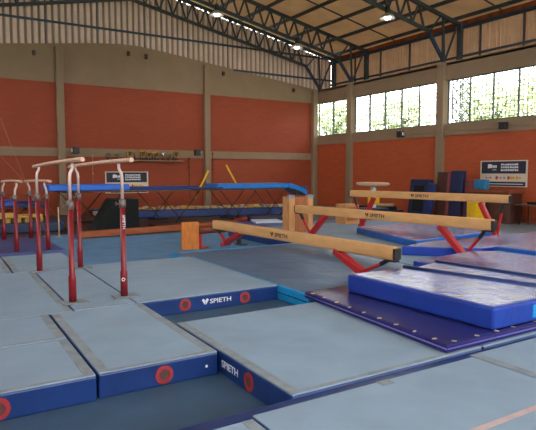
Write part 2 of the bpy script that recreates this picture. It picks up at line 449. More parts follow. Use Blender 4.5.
truss(14.78, 'steel roof truss nearest the viewer, ending over the column between the two wide windows')

# lamps
def lamp(x, y, z, label):
    e = empty('high_bay_lamp', (x, y, z), label, 'ceiling lamp', 'high bay lamps')
    mb = MB(); mb.lathe([(.0, z+.44), (.07, z+.44), (.09, z+.40), (.09, z+.20), (.05, z+.17), (0, z+.17)], x, y); mb.build('housing', M['black'], e)
    MB().tube([(x, y, z+.43), (x, y, z+.75)], .015, 8).build('hanger_rod', M['steel'], e)
    mb = MB(); mb.lathe([(.06, z+.2), (.10, z+.17), (.22, z+.10), (.28, z), (.275, z), (.215, z+.095), (.095, z+.16), (.05, z+.18)], x, y, 28); mb.build('reflector', M['alu'], e)
    mb = MB(); mb.lathe([(.0, z+.16), (.06, z+.15), (.12, z+.07), (.10, z-.01), (0, z-.04)], x, y, 16); mb.build('bulb', M['bulb'], e)
    l = bpy.data.lights.new('lamp_light', 'AREA'); l.shape = 'DISK'; l.size = .4; l.energy = LAMP; l.color = (1, .93, .84)
    lo = bpy.data.objects.new('lamp_light', l); COL.objects.link(lo); lo.location = (x, y, z-.02)
    lo.parent = e; lo.matrix_parent_inverse = e.matrix_world.inverted()
    return e
LAMP = 30
lamp(9.8, 19.95, 7.92, 'hanging high bay lamp farthest left of the three, over the trampolines')
lamp(13.65, 19.95, 7.1, 'hanging high bay lamp nearest the room corner')
lamp(13.85, 14.6, 7.12, 'hanging high bay lamp on the nearest truss, in front of the wide windows')

# ------------------------------------------------------------------ carpeted floor panels
def panel(x0, x1, y0, y1, label, strips='', side='vinyl_blue', z1=.2, z0=0, group=None):
    e = empty('floor_panel', ((x0+x1)/2, (y0+y1)/2, z0), label, 'gymnastics floor panel', group)
    MB().box(x0, x1, y0, y1, z0, z1-.012, .012).build('side_cover', M[side], e)
    MB().box(x0+.004, x1-.004, y0+.004, y1-.004, z1-.012, z1, .003, 1).build('carpet_top', M['carpet'], e)
    for c in strips:
        if c == 'l': a = (x0+.008, x0+.085, y0+.008, y1-.008)
        if c == 'r': a = (x1-.085, x1-.008, y0+.008, y1-.008)
        if c == 'f': a = (x0+.09, x1-.09, y0+.008, y0+.05)
        if c == 'b': a = (x0+.09, x1-.09, y1-.05, y1-.008)
        MB().box(*a, z1, z1+.002).build('edge_tape', M['tape'], e)
    return e
def vent(e, origin, right, r=.075):
    o = Vector(origin); R = frame(o, right, (0, 0, 1)); n = 28
    mb = MB(); t = bmesh.new()
    def ring(rr, z): return [t.verts.new((rr*math.cos(2*PI*k/n), rr*math.sin(2*PI*k/n), z)) for k in range(n)]
    rs = [ring(r, 0), ring(r, .006), ring(r*.6, .008), ring(r*.55, .0)]
    for i in range(3):
        for k in range(n): t.faces.new((rs[i][k], rs[i][(k+1) % n], rs[i+1][(k+1) % n], rs[i+1][k]))
    bmesh.ops.recalc_face_normals(t, faces=t.faces)
    bmesh.ops.transform(t, matrix=R, verts=t.verts); mb.add(t); v = mb.build('vent_ring', M['redring'], e)
    mb = MB(); mb.poly([(r*.57*math.cos(2*PI*k/n), r*.57*math.sin(2*PI*k/n)) for k in range(n)], .005, R)
    bpy.context.view_layer.update(); mb.build('vent_mesh', M['ringcore'], v)
    return v
A = panel(.985, 1.975, 4.05, 6.06, 'carpeted floor panel at the front with red vent ring, right of the corner panel', 'lrf')
vent(A, (1.50, 4.05, .09), (1, 0, 0))
MB().poly([(.012*math.cos(k*PI/6), .012*math.sin(k*PI/6)) for k in range(12)], .003, frame((1.87, 4.049, .09), (1, 0, 0), (0, 0, 1))).build('snap_button', M['white'], A)
B = panel(2.0, 3.98, 2.96, 5.04, 'large square carpeted panel partly covered by the thin purple mat', 'lrf')
vent(B, (2.0, 3.56, .09), (0, -1, 0))
m = frame((1.999, 4.03, .07), (0, -1, 0), (0, 0, 1)); lettering('SPIETH', .085, m, M['white'], B, sx=1.15)
F_ = panel(-1.05, .965, 4.03, 5.07, 'carpeted floor panel in the near left corner with blue front cover', 'rf')
vent(F_, (.30, 4.03, .09), (1, 0, 0), .08)
panel(-1.05, .965, 5.10, 6.06, 'narrow carpeted panel behind the near left corner panel', 'rf')
panel(-1.9, 1.225, 6.08, 8.86, 'wide carpeted panel left of the nearer parallel bars', 'r')
panel(1.24, 1.925, 6.08, 8.86, 'narrow carpeted panel under the posts of the nearer parallel bars', 'f')
D = panel(1.94, 3.86, 6.08, 9.02, 'large carpeted panel right of the parallel bars with two red vent rings', '')
vent(D, (2.53, 6.08, .1), (1, 0, 0)); vent(D, (3.36, 6.08, .09), (1, 0, 0))
m = frame((2.86, 6.079, .075), (1, 0, 0), (0, 0, 1)); lettering('SPIETH', .08, m, M['white'], D, sx=1.25)
logo(.1, frame((2.75, 6.0795, .065), (1, 0, 0), (0, 0, 1)), M['white'], D)
panel(.95, 1.97, 8.88, 10.72, 'small carpeted panel between the two sets of parallel bars', 'l')
panel(-1.9, .93, 8.88, 10.72, 'blue vinyl covered platform at the left edge beside the small carpeted panel', 'r', 'vinyl_purple')
# big front floor C with blue edge flap
def cpanel(x0, x1, y0, y1, label, strips):
    e = panel(x0, x1, y0, y1, label, strips)
    return e
cpanel(-.5, 1.60, .7, 2.80, 'carpeted floor panel at the bottom edge, left of the taped seam', 'r')
c2 = cpanel(1.615, 3.69, .7, 2.84, 'carpeted floor panel in the foreground with a pinkish line and a small tape tab', '')
c3 = cpanel(3.705, 5.8, .7, 2.88, 'carpeted floor panel in the foreground right of the diagonal tape seam', 'l')
for x0, x1, e in ((1.62, 3.69, c2), (3.705, 5.8, c3)):
    MB().box(x0, x1, 1.965, 2.01, .2, .2015).build('boundary_line', M['tapeline'], e)
MB().box(2.64, 2.75, 2.76, 2.838, .2, .203).build('tape_tab', M['tape'], c2)
o = MB().prism([(-.4, 2.81), (1.60, 2.81), (5.8, 2.89), (5.8, 2.955), (1.9, 2.955), (-.4, 2.955)], 0, .185, .02).build('edge_bolster', M['vinyl_blue'])
tag(o, 'dark blue padded edge strip between the foreground panels and the panels behind', 'edge padding')
# podium on the right
def podium(x0, x1, y0, y1, label): return panel(x0, x1, y0, y1, label, '')
podium(6.62, 9.3, 5.35, 9.5, 'pale carpeted podium panel under the near half of the middle balance beam')
podium(9.315, 12.1, 5.35, 9.5, 'pale carpeted podium panel under the near end of the farthest balance beam')
podium(6.62, 9.3, 9.515, 12.9, 'pale carpeted podium panel under the wooden vaulting box')
podium(9.315, 12.1, 9.515, 12.9, 'pale carpeted podium panel under the far end of the farthest balance beam')
podium(4.0, 7.5, 2.96, 5.32, 'carpeted podium panel under the purple mat and the thick blue mat')
podium(7.515, 12.1, 2.96, 5.32, 'carpeted podium panel at the right edge under the stack of crinkled mats')

# ------------------------------------------------------------------ mats
def vmat(name, pts, z0, z1, side, top, label, cat='gym mat', bev=.02, group=None, brd=.028):
    cx = sum(p[0] for p in pts)/len(pts); cy = sum(p[1] for p in pts)/len(pts)
    e = empty(name, (cx, cy, z0), label, cat, group)
    MB().prism(pts, z0, z1-.004, bev, 3).build('side_cover', M[side], e)
    ins = [(p[0]+(cx-p[0])*.0+ (brd if cx > p[0] else -brd), p[1]+(brd if cy > p[1] else -brd)) for p in pts]
    MB().prism(ins, z1-.03, z1, .004, 1).build('top_cover', M[top], e)
    return e
G = vmat('landing_mat', [(3.875, 5.38), (6.58, 5.38), (6.6, 9.6), (3.72, 9.6), (3.72, 9.05), (3.875, 9.03)], 0, .2, 'vinyl_cyan', 'glossy_top', 'low glossy slate blue landing mat with cyan edges under the nearest beam')
MB().box(3.88, 6.5, 9.42, 9.58, .2, .203).build('edge_band', M['vinyl_cyan'], G)
MB().tube([(3.868, 5.42, .1), (3.868, 9.0, .1)], .006, 8).build('piping', M['black'], G)
P = vmat('thin_mat', [(3.55, 2.98), (6.2, 2.98), (6.02, 5.29), (3.72, 5.26)], .204, .285, 'vinyl_purple', 'vinyl_purple', 'thin dark purple mat under the thick blue mat', bev=.018)
random.seed(3)
def tab(x, y, w_, l_):
    MB().box(x-w_, x+w_, y-l_, y+l_, .284, .293, .003, 1, rot=random.uniform(-.5, .5)).build('lacing_tab', M['foam_pale'], P)
for i in range(9):
    y = 5.1-i*.245; tab(3.57+(y-2.98)*.074, y, .022, .01)
for i in range(9): tab(3.7+i*.27+random.uniform(-.05, .05), 3.01, .01, .02)
MB().tube([(3.548, 2.98, .245), (3.718, 5.26, .245)], .006, 6).tube([(3.56, 2.976, .245), (6.1, 2.976, .245)], .006, 6).build('piping', M['lilac'], P)
vm = vmat('crash_mat', [(4.2, 3.02), (5.5, 3.02), (5.06, 4.97), (4.14, 4.97)], .289, .50, 'vinyl_royal', 'silver_top', 'thick royal blue crash mat with crinkled shiny top, on the purple mat', bev=.025, brd=.045)
MB().box(4.78, 5.3, 3.012, 3.024, .33, .45, .004).build('cyan_patch', M['vinyl_cyan'], vm)
MB().tube([(5.47, 3.05, .50), (5.05, 4.95, .50)], .03, 12).build('edge_roll', M['vinyl_blue'], vm)
vn = vmat('crash_mat', [(5.53, 3.02), (6.14, 3.02), (5.97, 5.24), (5.09, 4.99)], .289, .455, 'vinyl_royal', 'silver_top', 'narrow shiny blue mat against the right side of the thick blue mat', brd=.045)
MB().tube([(6.12, 3.05, .457), (5.96, 5.22, .457)], .03, 12).build('edge_roll', M['vinyl_blue'], vn)
vmat('crash_mat', [(6.25, 3.02), (8.18, 3.02), (8.12, 5.75), (7.72, 6.0), (6.08, 5.78)], .204, .385, 'vinyl_royal', 'silver_top', 'wide crinkled mat between the narrow blue mat and the foot of the middle beam', brd=.045)
vmat('crash_mat', [(8.25, 3.02), (11.6, 3.02), (11.6, 6.05), (8.22, 5.95)], .204, .44, 'vinyl_sky', 'silver_top', 'crinkled mat at the right edge with a thin light blue rim', brd=.03)
vmat('crash_mat', [(7.2, 7.12), (7.72, 6.56), (8.2, 6.2), (11.6, 6.14), (11.6, 7.3), (8.2, 7.4)], .204, .37, 'vinyl_royal', 'silver_top', 'crinkled blue mat whose corner touches the near foot of the middle balance beam', brd=.035)
vmat('crash_mat', [(8.12, 7.65), (11.3, 8.05), (11.7, 10.6), (8.86, 10.3)], .204, .35, 'vinyl_sky', 'silver_top', 'wide light blue edged mat with shiny top under the farthest balance beam')
vmat('thin_mat', [(-1.9, 10.75), (2.05, 10.75), (2.05, 13.4), (-1.9, 13.4)], 0, .25, 'indigo', 'indigo', 'purple vinyl mat under the farther parallel bars')

# ------------------------------------------------------------------ parallel bars
def parallel_bars(label, xs, y0, y1, zb, zred, zrail, ya, yb, plates=True):
    e = empty('parallel_bars', (sum(xs)/2, (y0+y1)/2, zb), label, 'parallel bars')
    sgn = (1, -1)
    for i, x in enumerate(xs):
        for y in (y0, y1):
            if plates: MB().box(x-.13, x+.16, y-.11, y+.11, zb+.002, zb+.014, .004).build('base_plate', M['plate'], e)
            mb = MB(); mb.tube([(x, y, zb+.012), (x, y, zb+.30), (x, y, zb+.33), (x, y, zred)], [.043, .043, .033, .031], 18)
            leg = mb.build('post', M['red'], e)
            bpy.context.view_layer.update()
            mb = MB(); mb.tube([(x, y, zred-.05), (x, y, zred-.045), (x, y, zred+.05), (x, y, zred+.055)], [.033, .041, .041, .028], 18)
            mb.tube([(x, y, zred), (x-.075, y, zred)], .012, 10).tube([(x-.075, y, zred), (x-.08, y, zred)], .028, 12)
            mb.build('clamp_collar', M['collar'], leg)
            o = sgn[i]
            mb = MB(); h = zrail-.035
            mb.tube([(x, y, zred+.03), (x, y, h-.17), (x+.008*o, y, h-.11), (x+.026*o, y, h-.08), (x+.035*o, y, h-.05), (x+.035*o, y, h)], [.019, .019, .019, .018, .017, .016], 14)
            mb.build('upper_tube', M['chrome'], leg)
        rx = x+.035*sgn[i]; n = 14
        pts = []; rr = []
        for k in range(n+1):
            tt = k/n; pts.append((rx, ya+(yb-ya)*tt, zrail+.0-.045*tt*tt)); rr.append(.025)
        r = MB().tube(pts, rr, 16).build('rail', M['rail'], e)
    return e
pb = parallel_bars('nearer parallel bars with pale wooden rails on tall red posts', (1.30, 1.90), 6.46, 8.80, .2, 1.33, 1.842, 5.95, 9.3)
m = frame((1.905, 6.46-.0375, 1.22), (0, 0, -1), (1, 0, 0)); 
lettering('SPIETH', .046, frame((1.887, 6.46-.036, 1.2), (0, 0, -1), (1, 0, 0)), M['white'], pb, sx=1.25)
lettering('O', .06, frame((1.855, 6.46-.0445, .40), (1, 0, 0), (0, 0, 1)), M['white'], pb, name='ring_mark', bold=.02)
parallel_bars('farther parallel bars standing on the purple mat at the left edge', (1.22, 1.76), 10.67+.15, 12.95, .25, 1.24, 1.55, 10.2, 13.4, False)

# ------------------------------------------------------------------ balance beams
def balance_beam(pn, pf, top, zf, label, logo_at, tsz=.1, foot=.62, ff=.45, spread=.6, zfoot_n=None):
    pn = Vector((*pn, 0)); pf = Vector((*pf, 0)); d = (pf-pn).normalized(); r = Vector((d.y, -d.x, 0)); L = (pf-pn).length
    e = empty('balance_beam', (*((pn+pf)/2).xy, zf), label, 'balance beam')
    ang = math.atan2(d.y, d.x)-PI/2
    h = .18
    mb = MB(); c = (pn+pf)/2
    # section slightly bulged
    t = bmesh.new()
    sec = [(-.05, top-h), (.05, top-h), (.062, top-h+.03), (.066, top-h/2), (.062, top-.03), (.05, top), (-.05, top), (-.062, top-.03), (-.066, top-h/2), (-.062, top-h+.03)]
    A_ = [t.verts.new(pn+r*a+Vector((0, 0, z))) for a, z in sec]; B_ = [t.verts.new(pf+r*a+Vector((0, 0, z))) for a, z in sec]
    t.faces.new(A_); t.faces.new(B_[::-1])
    for i in range(len(sec)): t.faces.new((A_[i], B_[i], B_[(i+1) % 10], A_[(i+1) % 10]))
    bmesh.ops.recalc_face_normals(t, faces=t.faces); mb.add(t); mb.build('beam_body', M['beam'], e)
    zc = Vector((0, 0, 1))
    for p, s in ((pn, 1), (pf, -1)):
        # end cap: rounded black tongue
        mb = MB(); q = p-d*s*.03
        mb.bar(p+zc*(top-h*.53), p-d*s*.045+zc*(top-h*.53), .125, h*.86, .012)
        mb.bar(p+d*s*.12+zc*(top-h-.012), p-d*s*.03+zc*(top-h-.012), .1, .03, .008)
        mb.build('end_cap', M['black'], e)
        ft = foot if s == 1 else ff; f0 = p+d*s*ft; zf_ = zf
        if zfoot_n is not None and s == 1: zf_ = zfoot_n
        inn = f0+d*s*spread; out = f0-d*s*(ft-.14)
        mb = MB(); mb.bar(f0+zc*(zf_+.05), inn+zc*(top-h-.01), .13, .10, .015); lg = mb.build('leg', M['red_leg'], e)
        mb = MB(); mb.bar(f0+zc*(zf_+.07), out+zc*(top-h-.03), .05, .045, .01); mb.build('brace', M['red_leg'], e)
        mb = MB(); k = f0+zc*(zf_+.07)
        mid = k.lerp(out+zc*(top-h-.03), .72); mb.bar(mid, out+zc*(top-h-.02), .06, .055, .01); mb.build('brace_clamp', M['black'], e)
        MB().bar(f0-r*.1+zc*(zf_+.035), f0+r*.1+zc*(zf_+.035), .09, .066, .012).build('foot_bar', M['red_leg'], e)
    # print on the side that faces the parallel bars
    q = pn+d*logo_at-r*.0667
    mm = frame(q+zc*(top-h*.68), -d, (0, 0, 1))
    lettering('SPIETH', tsz*.95, mm, M['print'], e, sx=1.35, bold=.02, th=.002)
    logo(tsz*1.1, frame(q+d*(tsz*1.35)+zc*(top-h*.74), -d, (0, 0, 1)), M['print'], e)
    return e
balance_beam((5.27, 5.32), (5.03, 10.4), .70, .2, 'nearest and lowest balance beam, standing on the glossy slate mat', 2.78, .1)
balance_beam((7.83, 5.70), (7.36, 10.73), .93, .2, 'middle balance beam, in front of the tall wooden vaulting box', 2.66, .1, foot=.5, ff=.5, spread=.52)
balance_beam((10.80, 7.46), (10.08, 11.98), 1.21, .2, 'farthest and highest balance beam, in front of the upright mats', 2.4, .1, foot=.26, ff=.4, spread=.42)

# ------------------------------------------------------------------ wooden boxes and practice beam
e = empty('vaulting_box', (7.83, 11.5, .2), 'tall wooden vaulting box behind the far end of the middle beam', 'vaulting box')
MB().box(7.45, 7.62, 11.2, 11.28, .2, 1.13, .008).build('front_post', M['wood'], e)
MB().box(8.02, 8.18, 11.2, 11.28, .2, 1.13, .008).build('front_post', M['wood'], e)
MB().box(7.62, 8.02, 11.22, 11.26, .2, 1.1).build('front_panel', M['wood_dark'], e)
mb = MB(); mb.prism([(7.45, 11.285), (7.49, 11.285), (7.49, 11.5), (7.45, 11.5)], .2, 1.1, .004, 1); mb.build('side_panel', M['wood'], e)
mb = MB(); mb.prism([(8.14, 11.285), (8.18, 11.285), (8.18, 11.5), (8.14, 11.5)], .2, 1.1, .004, 1); mb.build('side_panel', M['wood'], e)
for x in (7.44, 8.03): MB().box(x, x+.16, 11.19, 11.29, 1.06, 1.145, .006).build('corner_plate', M['plate'], e)
e = empty('vaulting_box', (10.35, 12.45, .2), 'small low wooden box half hidden behind the middle beam', 'vaulting box')
MB().box(10.1, 10.62, 12.25, 12.7, .2, .78, .01).build('box_body', M['wood'], e)
MB().box(10.16, 10.56, 12.235, 12.25, .3, .7, .004).build('front_panel', M['wood_dark'], e)

e = empty('padded_roller', (5.2, 11.1, 0), 'brown padded roller with an upright orange end board and red legs', 'gymnastics apparatus')
MB().box(4.55, 4.95, 11.05, 11.13, .0, .62, .012, rot=-.05).build('end_board', M['orangewood'], e)
mb = MB(); mb.tube([(4.97, 11.14, .42), (6.1, 11.22, .42)], .09, 20); mb.build('padded_roll', M['brownpad'], e)
for x in (5.02, 6.02): MB().box(x-.04, x+.04, 11.12, 11.22, .03, .36, .01).box(x-.06, x+.14, 11.0, 11.3, .012, .04, .01).build('leg', M['red_leg' if x < 6 else 'black'], e)
o = MB().bar((3.1, 14.42, .1), (8.1, 15.2, .1), .14, .17, .02).build('floor_beam', M['orangebeam']); tag(o, 'long low orange brown beam lying on the floor behind the blue carpet', 'floor beam')

# ------------------------------------------------------------------ trampolines
def trampoline(x0, x1, y0, y1, z, pads, padmat, label, poles, droop=None):
    e = empty('trampoline', ((x0+x1)/2, (y0+y1)/2, 0), label, 'trampoline', None)
    mb = MB()
    for a, b_ in (((x0, y0), (x1, y0)), ((x1, y0), (x1, y1)), ((x1, y1), (x0, y1)), ((x0, y1), (x0, y0))):
        mb.tube([(*a, z-.06), (*b_, z-.06)], .03, 10)
    mb.build('frame', M['collar'], e)
    MB().box(x0+.3, x1-.3, y0+.3, y1-.3, z-.055, z-.045).build('jumping_bed', M['bed'], e)
    mb = MB(); k = 0
    for xx0, xx1, yy0, yy1 in ((x0-.03, x1+.03, y0-.05, y0+.28), (x0-.03, x1+.03, y1-.28, y1+.05)):
        MB().box(xx0, xx1, yy0, yy1, z-.03, z+.02, .015).build('side_pad', M['bed'], e)
    for (a, b_) in pads:
        MB().box(a, b_, y0-.08, y0+1.0, z-.03, z+.15, .03).build('end_deck_pad', M[padmat], e)
    if droop:
        a, b_ = droop
        t = bmesh.new(); n = 8; v = []
        for k in range(n+1):
            tt = k/n; x = a+(b_-a)*tt; dz = -.30*tt**1.5
            v.append([t.verts.new((x, yy, z+o+dz)) for yy, o in ((y0-.08, -.03), (y0-.08, .15), (y0+1.0, .15), (y0+1.0, -.03))])
        for k in range(n):
            for j in range(4): t.faces.new((v[k][j], v[k+1][j], v[k+1][(j+1) % 4], v[k][(j+1) % 4]))
        t.faces.new(v[0]); t.faces.new(v[-1][::-1]); bmesh.ops.recalc_face_normals(t, faces=t.faces)
        mb = MB(); mb.add(t); mb.build('end_deck_pad', M[padmat], e)
    n = 2
    for yy in (y0+.05, y1-.05):
        for k in range(n):
            xa = x0+(x1-x0)*(k+.35)/n
            MB().tube([(xa-.6, yy, z-.08), (xa+.3, yy, .05)], .016, 8).build('folding_leg', M['black'], e)
            MB().tube([(xa+.9, yy, z-.08), (xa+.0, yy, .05)], .016, 8).build('folding_leg', M['black'], e)
            MB().tube([(xa-.15, yy, .045), (xa+.6, yy, .045)], .035, 8).build('floor_runner', M['black'], e)
    for a, b_ in poles:
        MB().tube([a, b_], .035, 12).build('yellow_pole', M['yellow'], e)
    return e
trampoline(3.1, 8.3, 16.6, 18.9, 1.20, [(2.75, 5.10)], 'pad_blue', 'trampoline with a bright blue end deck behind the parallel bars', [((8.32, 17.7, 1.78), (7.78, 17.7, .8))])
trampoline(8.55, 12.3, 17.3, 18.3, 1.16, [(8.45, 11.45)], 'pad_sky', 'trampoline with a light blue deck sloping down at its right end', [((9.10, 17.85, 1.98), (9.55, 17.85, 1.24))], droop=(11.45, 12.3))
trampoline(-1.5, 2.9, 17.9, 20.2, .72, [(-1.6, 2.0)], 'vinyl_royal', 'low trampoline at the left edge behind the farther parallel bars', [])

# foam pit: padded rims, foam cubes
def rim(x0, x1, y0, y1, z0, z1, label, m='vinyl_blue'):
    o = MB().box(x0, x1, y0, y1, z0, z1, .04, 3).build('pit_rim_pad', M[m]); tag(o, label, 'foam pit padding'); return o
def rim_bar(a, b_, h, label):
    o = MB().bar((*a, h/2+.012), (*b_, h/2+.012), .24, h, .04).build('pit_rim_pad', M['vinyl_blue']); tag(o, label, 'foam pit padding')
rim_bar((5.3, 19.95), (13.6, 18.3), .3, 'long blue padded rim of the foam pit under the trampolines')
rim(5.3, 13.6, 22.35, 22.6, .01, .22, 'blue padded rim of the foam pit along the back wall')
rim(-2.4, 3.1, 16.45, 16.7, .01, .30, 'low blue padded rim of the foam pit at the left edge', 'vinyl_navy')
rim(-2.4, 3.3, 17.3, 17.5, .01, .26, 'second blue rim of the left foam pit, behind its yellow foam')
o = MB().prism([(5.35, 20.1), (13.5, 18.5), (13.5, 22.33), (5.35, 22.33)], .012, .15).build('pit_floor_foam', M['foam_pale']); tag(o, 'pale foam bed filling the pit under the cubes', 'foam', kind='stuff')
random.seed(11)
fc = MB().box(-.1, .1, -.1, .1, -.1, .1, .012, 1).build('foam_cube', M['foam']); fp = MB().box(-.1, .1, -.1, .1, -.1, .1, .012, 1).build('foam_cube', M['foam_pale'])
first = {id(fc): True, id(fp): True}
def cube(x, y, z, which, label, grp, sc=1):
    src = fc if which == 0 else fp
    if first[id(src)]: o = src; first[id(src)] = False
    else: o = src.copy(); COL.objects.link(o)
    o.location = (x, y, z+(sc-1)*.1); o.scale = (1, 1, sc); o.rotation_euler = (0, 0, random.uniform(-.25, .25))
    tag(o, label, 'foam cube', grp)
for i in range(27):
    for j in range(3):
        w_ = 0 if random.random() < .5 else 1
        fx = 5.55+i*.295+random.uniform(-.03, .03)
        cube(fx, 20.25-(fx-5.3)*.2+.1+j*.33+random.uniform(-.03, .03), .26, w_,
             ('yellow' if w_ == 0 else 'pale beige')+' foam cube heaped in the pit under the trampolines', ('yellow' if w_ == 0 else 'pale')+' foam cubes in the pit', random.choice((.82, 1, 1.15)))
for i in range(13):
    for j in range(2):
        cube(-.95+i*.29, 17.0, .115+.205*j, 0, 'yellow foam cube in the pit at the left edge', 'yellow foam cubes in the left pit')
for i, (x0, x1) in enumerate(((.2, 1.9), (1.95, 2.6))):
    o = MB().box(x0, x1, 16.75, 17.1, .42, .56-.05*i, .02).build('foam_block', M['foam'])
    tag(o, ('long' if i == 0 else 'short')+' yellow foam block lying over the rim at the left edge', 'foam block')

# floor things in the middle distance
def simple(name, x0, x1, y0, y1, z0, z1, m, label, cat, bev=.02, rot=0, extra=None):
    e = empty(name, ((x0+x1)/2, (y0+y1)/2, z0), label, cat)
    MB().box(x0, x1, y0, y1, z0, z1, bev, rot=rot).build('cover', M[m], e)
    if extra: extra(e)
    return e
simple('flat_mat', 9.0, 10.9, 16.3, 17.1, .012, .10, 'redmat', 'red mat lying flat under the lighter blue trampoline', 'gym mat')
simple('flat_mat', 5.6, 8.6, 15.7, 16.3, .012, .12, 'brownmat', 'dark brown mat on the floor below the trampoline legs', 'gym mat')
e = empty('folded_mat', (8.6, 14.2, 0), 'blue and white folded mat on the floor left of the tall wooden box', 'gym mat')
mb = MB(); mb.prism([(7.6, 13.6), (8.9, 13.3), (9.4, 15.0), (8.1, 15.3)], .014, .14, .02); mb.build('lower_fold', M['vinyl_royal'], e)
mb = MB(); mb.prism([(8.35, 14.4), (9.25, 14.2), (9.45, 14.95), (8.6, 15.2)], .14, .2, .015); mb.build('upper_fold', M['whitemat'], e)
mb = MB(); mb.prism([(8.7, 15.3), (10.2, 15.0), (10.5, 15.8), (9.0, 16.1)], .02, .24, .02); o = mb.build('folded_mat', M['vinyl_navy']); tag(o, 'navy folded mat just beyond the blue and white folded mat', 'gym mat')
# black trapezoid block
t = bmesh.new(); pr_ = [(3.80, 0.0), (5.09, 0), (5.09, .92), (4.36, .92)]
a = [t.verts.new((x, 16.0, z)) for x, z in pr_]; bq = [t.verts.new((x, 16.9, z)) for x, z in pr_]
t.faces.new(a); t.faces.new(bq[::-1])
for i in range(4): t.faces.new((a[i], bq[i], bq[(i+1) % 4], a[(i+1) % 4]))
bmesh.ops.recalc_face_normals(t, faces=t.faces); bmesh.ops.bevel(t, geom=t.edges[:], offset=.02, segments=2, affect='EDGES')
for v in t.verts: v.co.y -= .35; v.co.z += .012
mb = MB(); mb.add(t); o = mb.build('wedge_block', M['black_pad']); tag(o, 'black wedge shaped foam block with one sloping side behind the red posts', 'foam wedge')
o = MB().tube([(2.72, 15.0, .0), (2.72, 15.0, .80)], .02, 10).box(2.64, 2.80, 14.92, 15.08, .0, .02).build('barrier_post', M['foam_pale']); tag(o, 'thin pale upright post right of the farther parallel bars', 'post')

# vault table
e = empty('vault_table', (13.6, 15.0, 0), 'beige vault table on a pedestal with yellow padding, beyond the farthest beam', 'vault table')
t = bmesh.new(); n = 32; rings = []
dirv = Vector((.85, -.52, 0)); per = Vector((.52, .85, 0))
for z, sc in ((1.22, .55), (1.235, .85), (1.28, 1.0), (1.34, 1.0), (1.37, .93), (1.38, .5)):
    ring = []
    for k in range(n):
        a_ = 2*PI*k/n; c_ = math.cos(a_); s_ = math.sin(a_)
        p = dirv*(.6*sc*math.copysign(abs(c_)**.7, c_))+per*(.4*sc*math.copysign(abs(s_)**.7, s_))
        ring.append(t.verts.new((13.65+p.x, 15.0+p.y, z-.03+.06*(c_ < 0)*c_*c_*.3)))
    rings.append(ring)
for i in range(5):
    for k in range(n):
        f_ = t.faces.new((rings[i][k], rings[i][(k+1) % n], rings[i+1][(k+1) % n], rings[i+1][k])); f_.smooth = True
t.faces.new(rings[0][::-1]); t.faces.new(rings[-1]); mb = MB(); mb.add(t); mb.build('padded_top', M['vault'], e)
MB().box(13.6, 13.76, 14.92, 15.08, .4, 1.2, .02).build('pedestal', M['whitemat'], e)
MB().box(13.48, 13.86, 14.85, 15.1, .55, .92, .03).build('column_pad', M['yellow'], e)
MB().box(13.2, 14.1, 14.6, 15.4, .0, .42, .05).build('base_pad', M['vinyl_navy'], e)
simple('flat_mat', 14.3, 15.7, 15.5, 17.4, .0, .22, 'vinyl_navy', 'dark navy mat lying below the orange right wall', 'gym mat', rot=.2)
simple('flat_mat', 14.4, 15.5, 15.6, 16.9, .22, .38, 'black_pad', 'black mat stacked on the dark navy mat', 'gym mat', rot=-.15)
o = MB().tube([(14.5, 15.9, .445), (15.3, 15.6, .445)], .06, 14).build('beige_roll', M['vault']); tag(o, 'beige roll lying on the black mat', 'roll')

# upright mats along the right wall
def leaning(name, yc, wd, h, th, xb, lean, m, label, inner=None):
    e = empty(name, (xb, yc, 0), label, 'upright mat')
    A_ = Matrix.Translation((xb, yc, .02)) @ Matrix.Rotation(lean, 4, 'Y')
    MB().box(0, th, -wd/2, wd/2, 0, h, .02, mtx=A_).build('cover', M[m], e)
    if inner: MB().box(-.012, .002, -wd/2+.22, wd/2-.22, .2, h-.25, .004, 1, mtx=A_).build('inset_panel', M[inner], e)
    return e
leaning('upright_mat', 15.05, .95, 1.44, .25, 15.95, .12, 'vinyl_navy', 'navy blue upright mat with a dark inset square, leftmost against the right wall', 'black_pad')
leaning('upright_mat', 14.32, .34, 1.3, .12, 15.7, .2, 'vinyl_blue', 'narrow blue mat leaning beside the navy mat with the inset square')
leaning('upright_mat', 13.95, .62, 1.72, .14, 16.05, .1, 'brownmat', 'tall dark brown mat leaning in front of the wall column')
leaning('upright_mat', 13.6, .14, 1.68, .1, 15.95, .08, 'maroon', 'slim reddish mat edge between the brown and the tall navy mat')
leaning('upright_mat', 13.24, .5, 1.76, .22, 15.95, .06, 'vinyl_navy', 'tallest dark navy mat right of the wall column')
leaning('upright_mat', 12.78, .42, 1.43, .2, 16.1, .06, 'maroon', 'maroon mat standing behind the yellow block')
simple('foam_block', 15.4, 15.85, 11.84, 12.26, .0, .80, 'yellow', 'upright yellow foam block in front of the maroon mat', 'foam block', .03)
simple('foam_block', 15.55, 15.95, 12.29, 12.44, .0, .85, 'vinyl_blue', 'slim blue foam block left of the yellow block', 'foam block', .02)
e = empty('padded_chest', (16.3, 11.8, 0), 'brown padded vault trunk under the banner on the right wall', 'padded trunk')
MB().box(16.0, 16.7, 11.05, 12.5, .0, 1.0, .03).build('trunk_body', M['brownmat'], e)
MB().box(15.9, 16.75, 11.0, 12.55, 1.0, 1.12, .04, 3).build('padded_lid', M['brownpad'], e)
o = MB().box(15.93, 16.15, 11.93, 12.4, 1.12, 1.47, .03).build('foam_block', M['teal']); tag(o, 'teal blue foam block on top of the brown trunk', 'foam block')
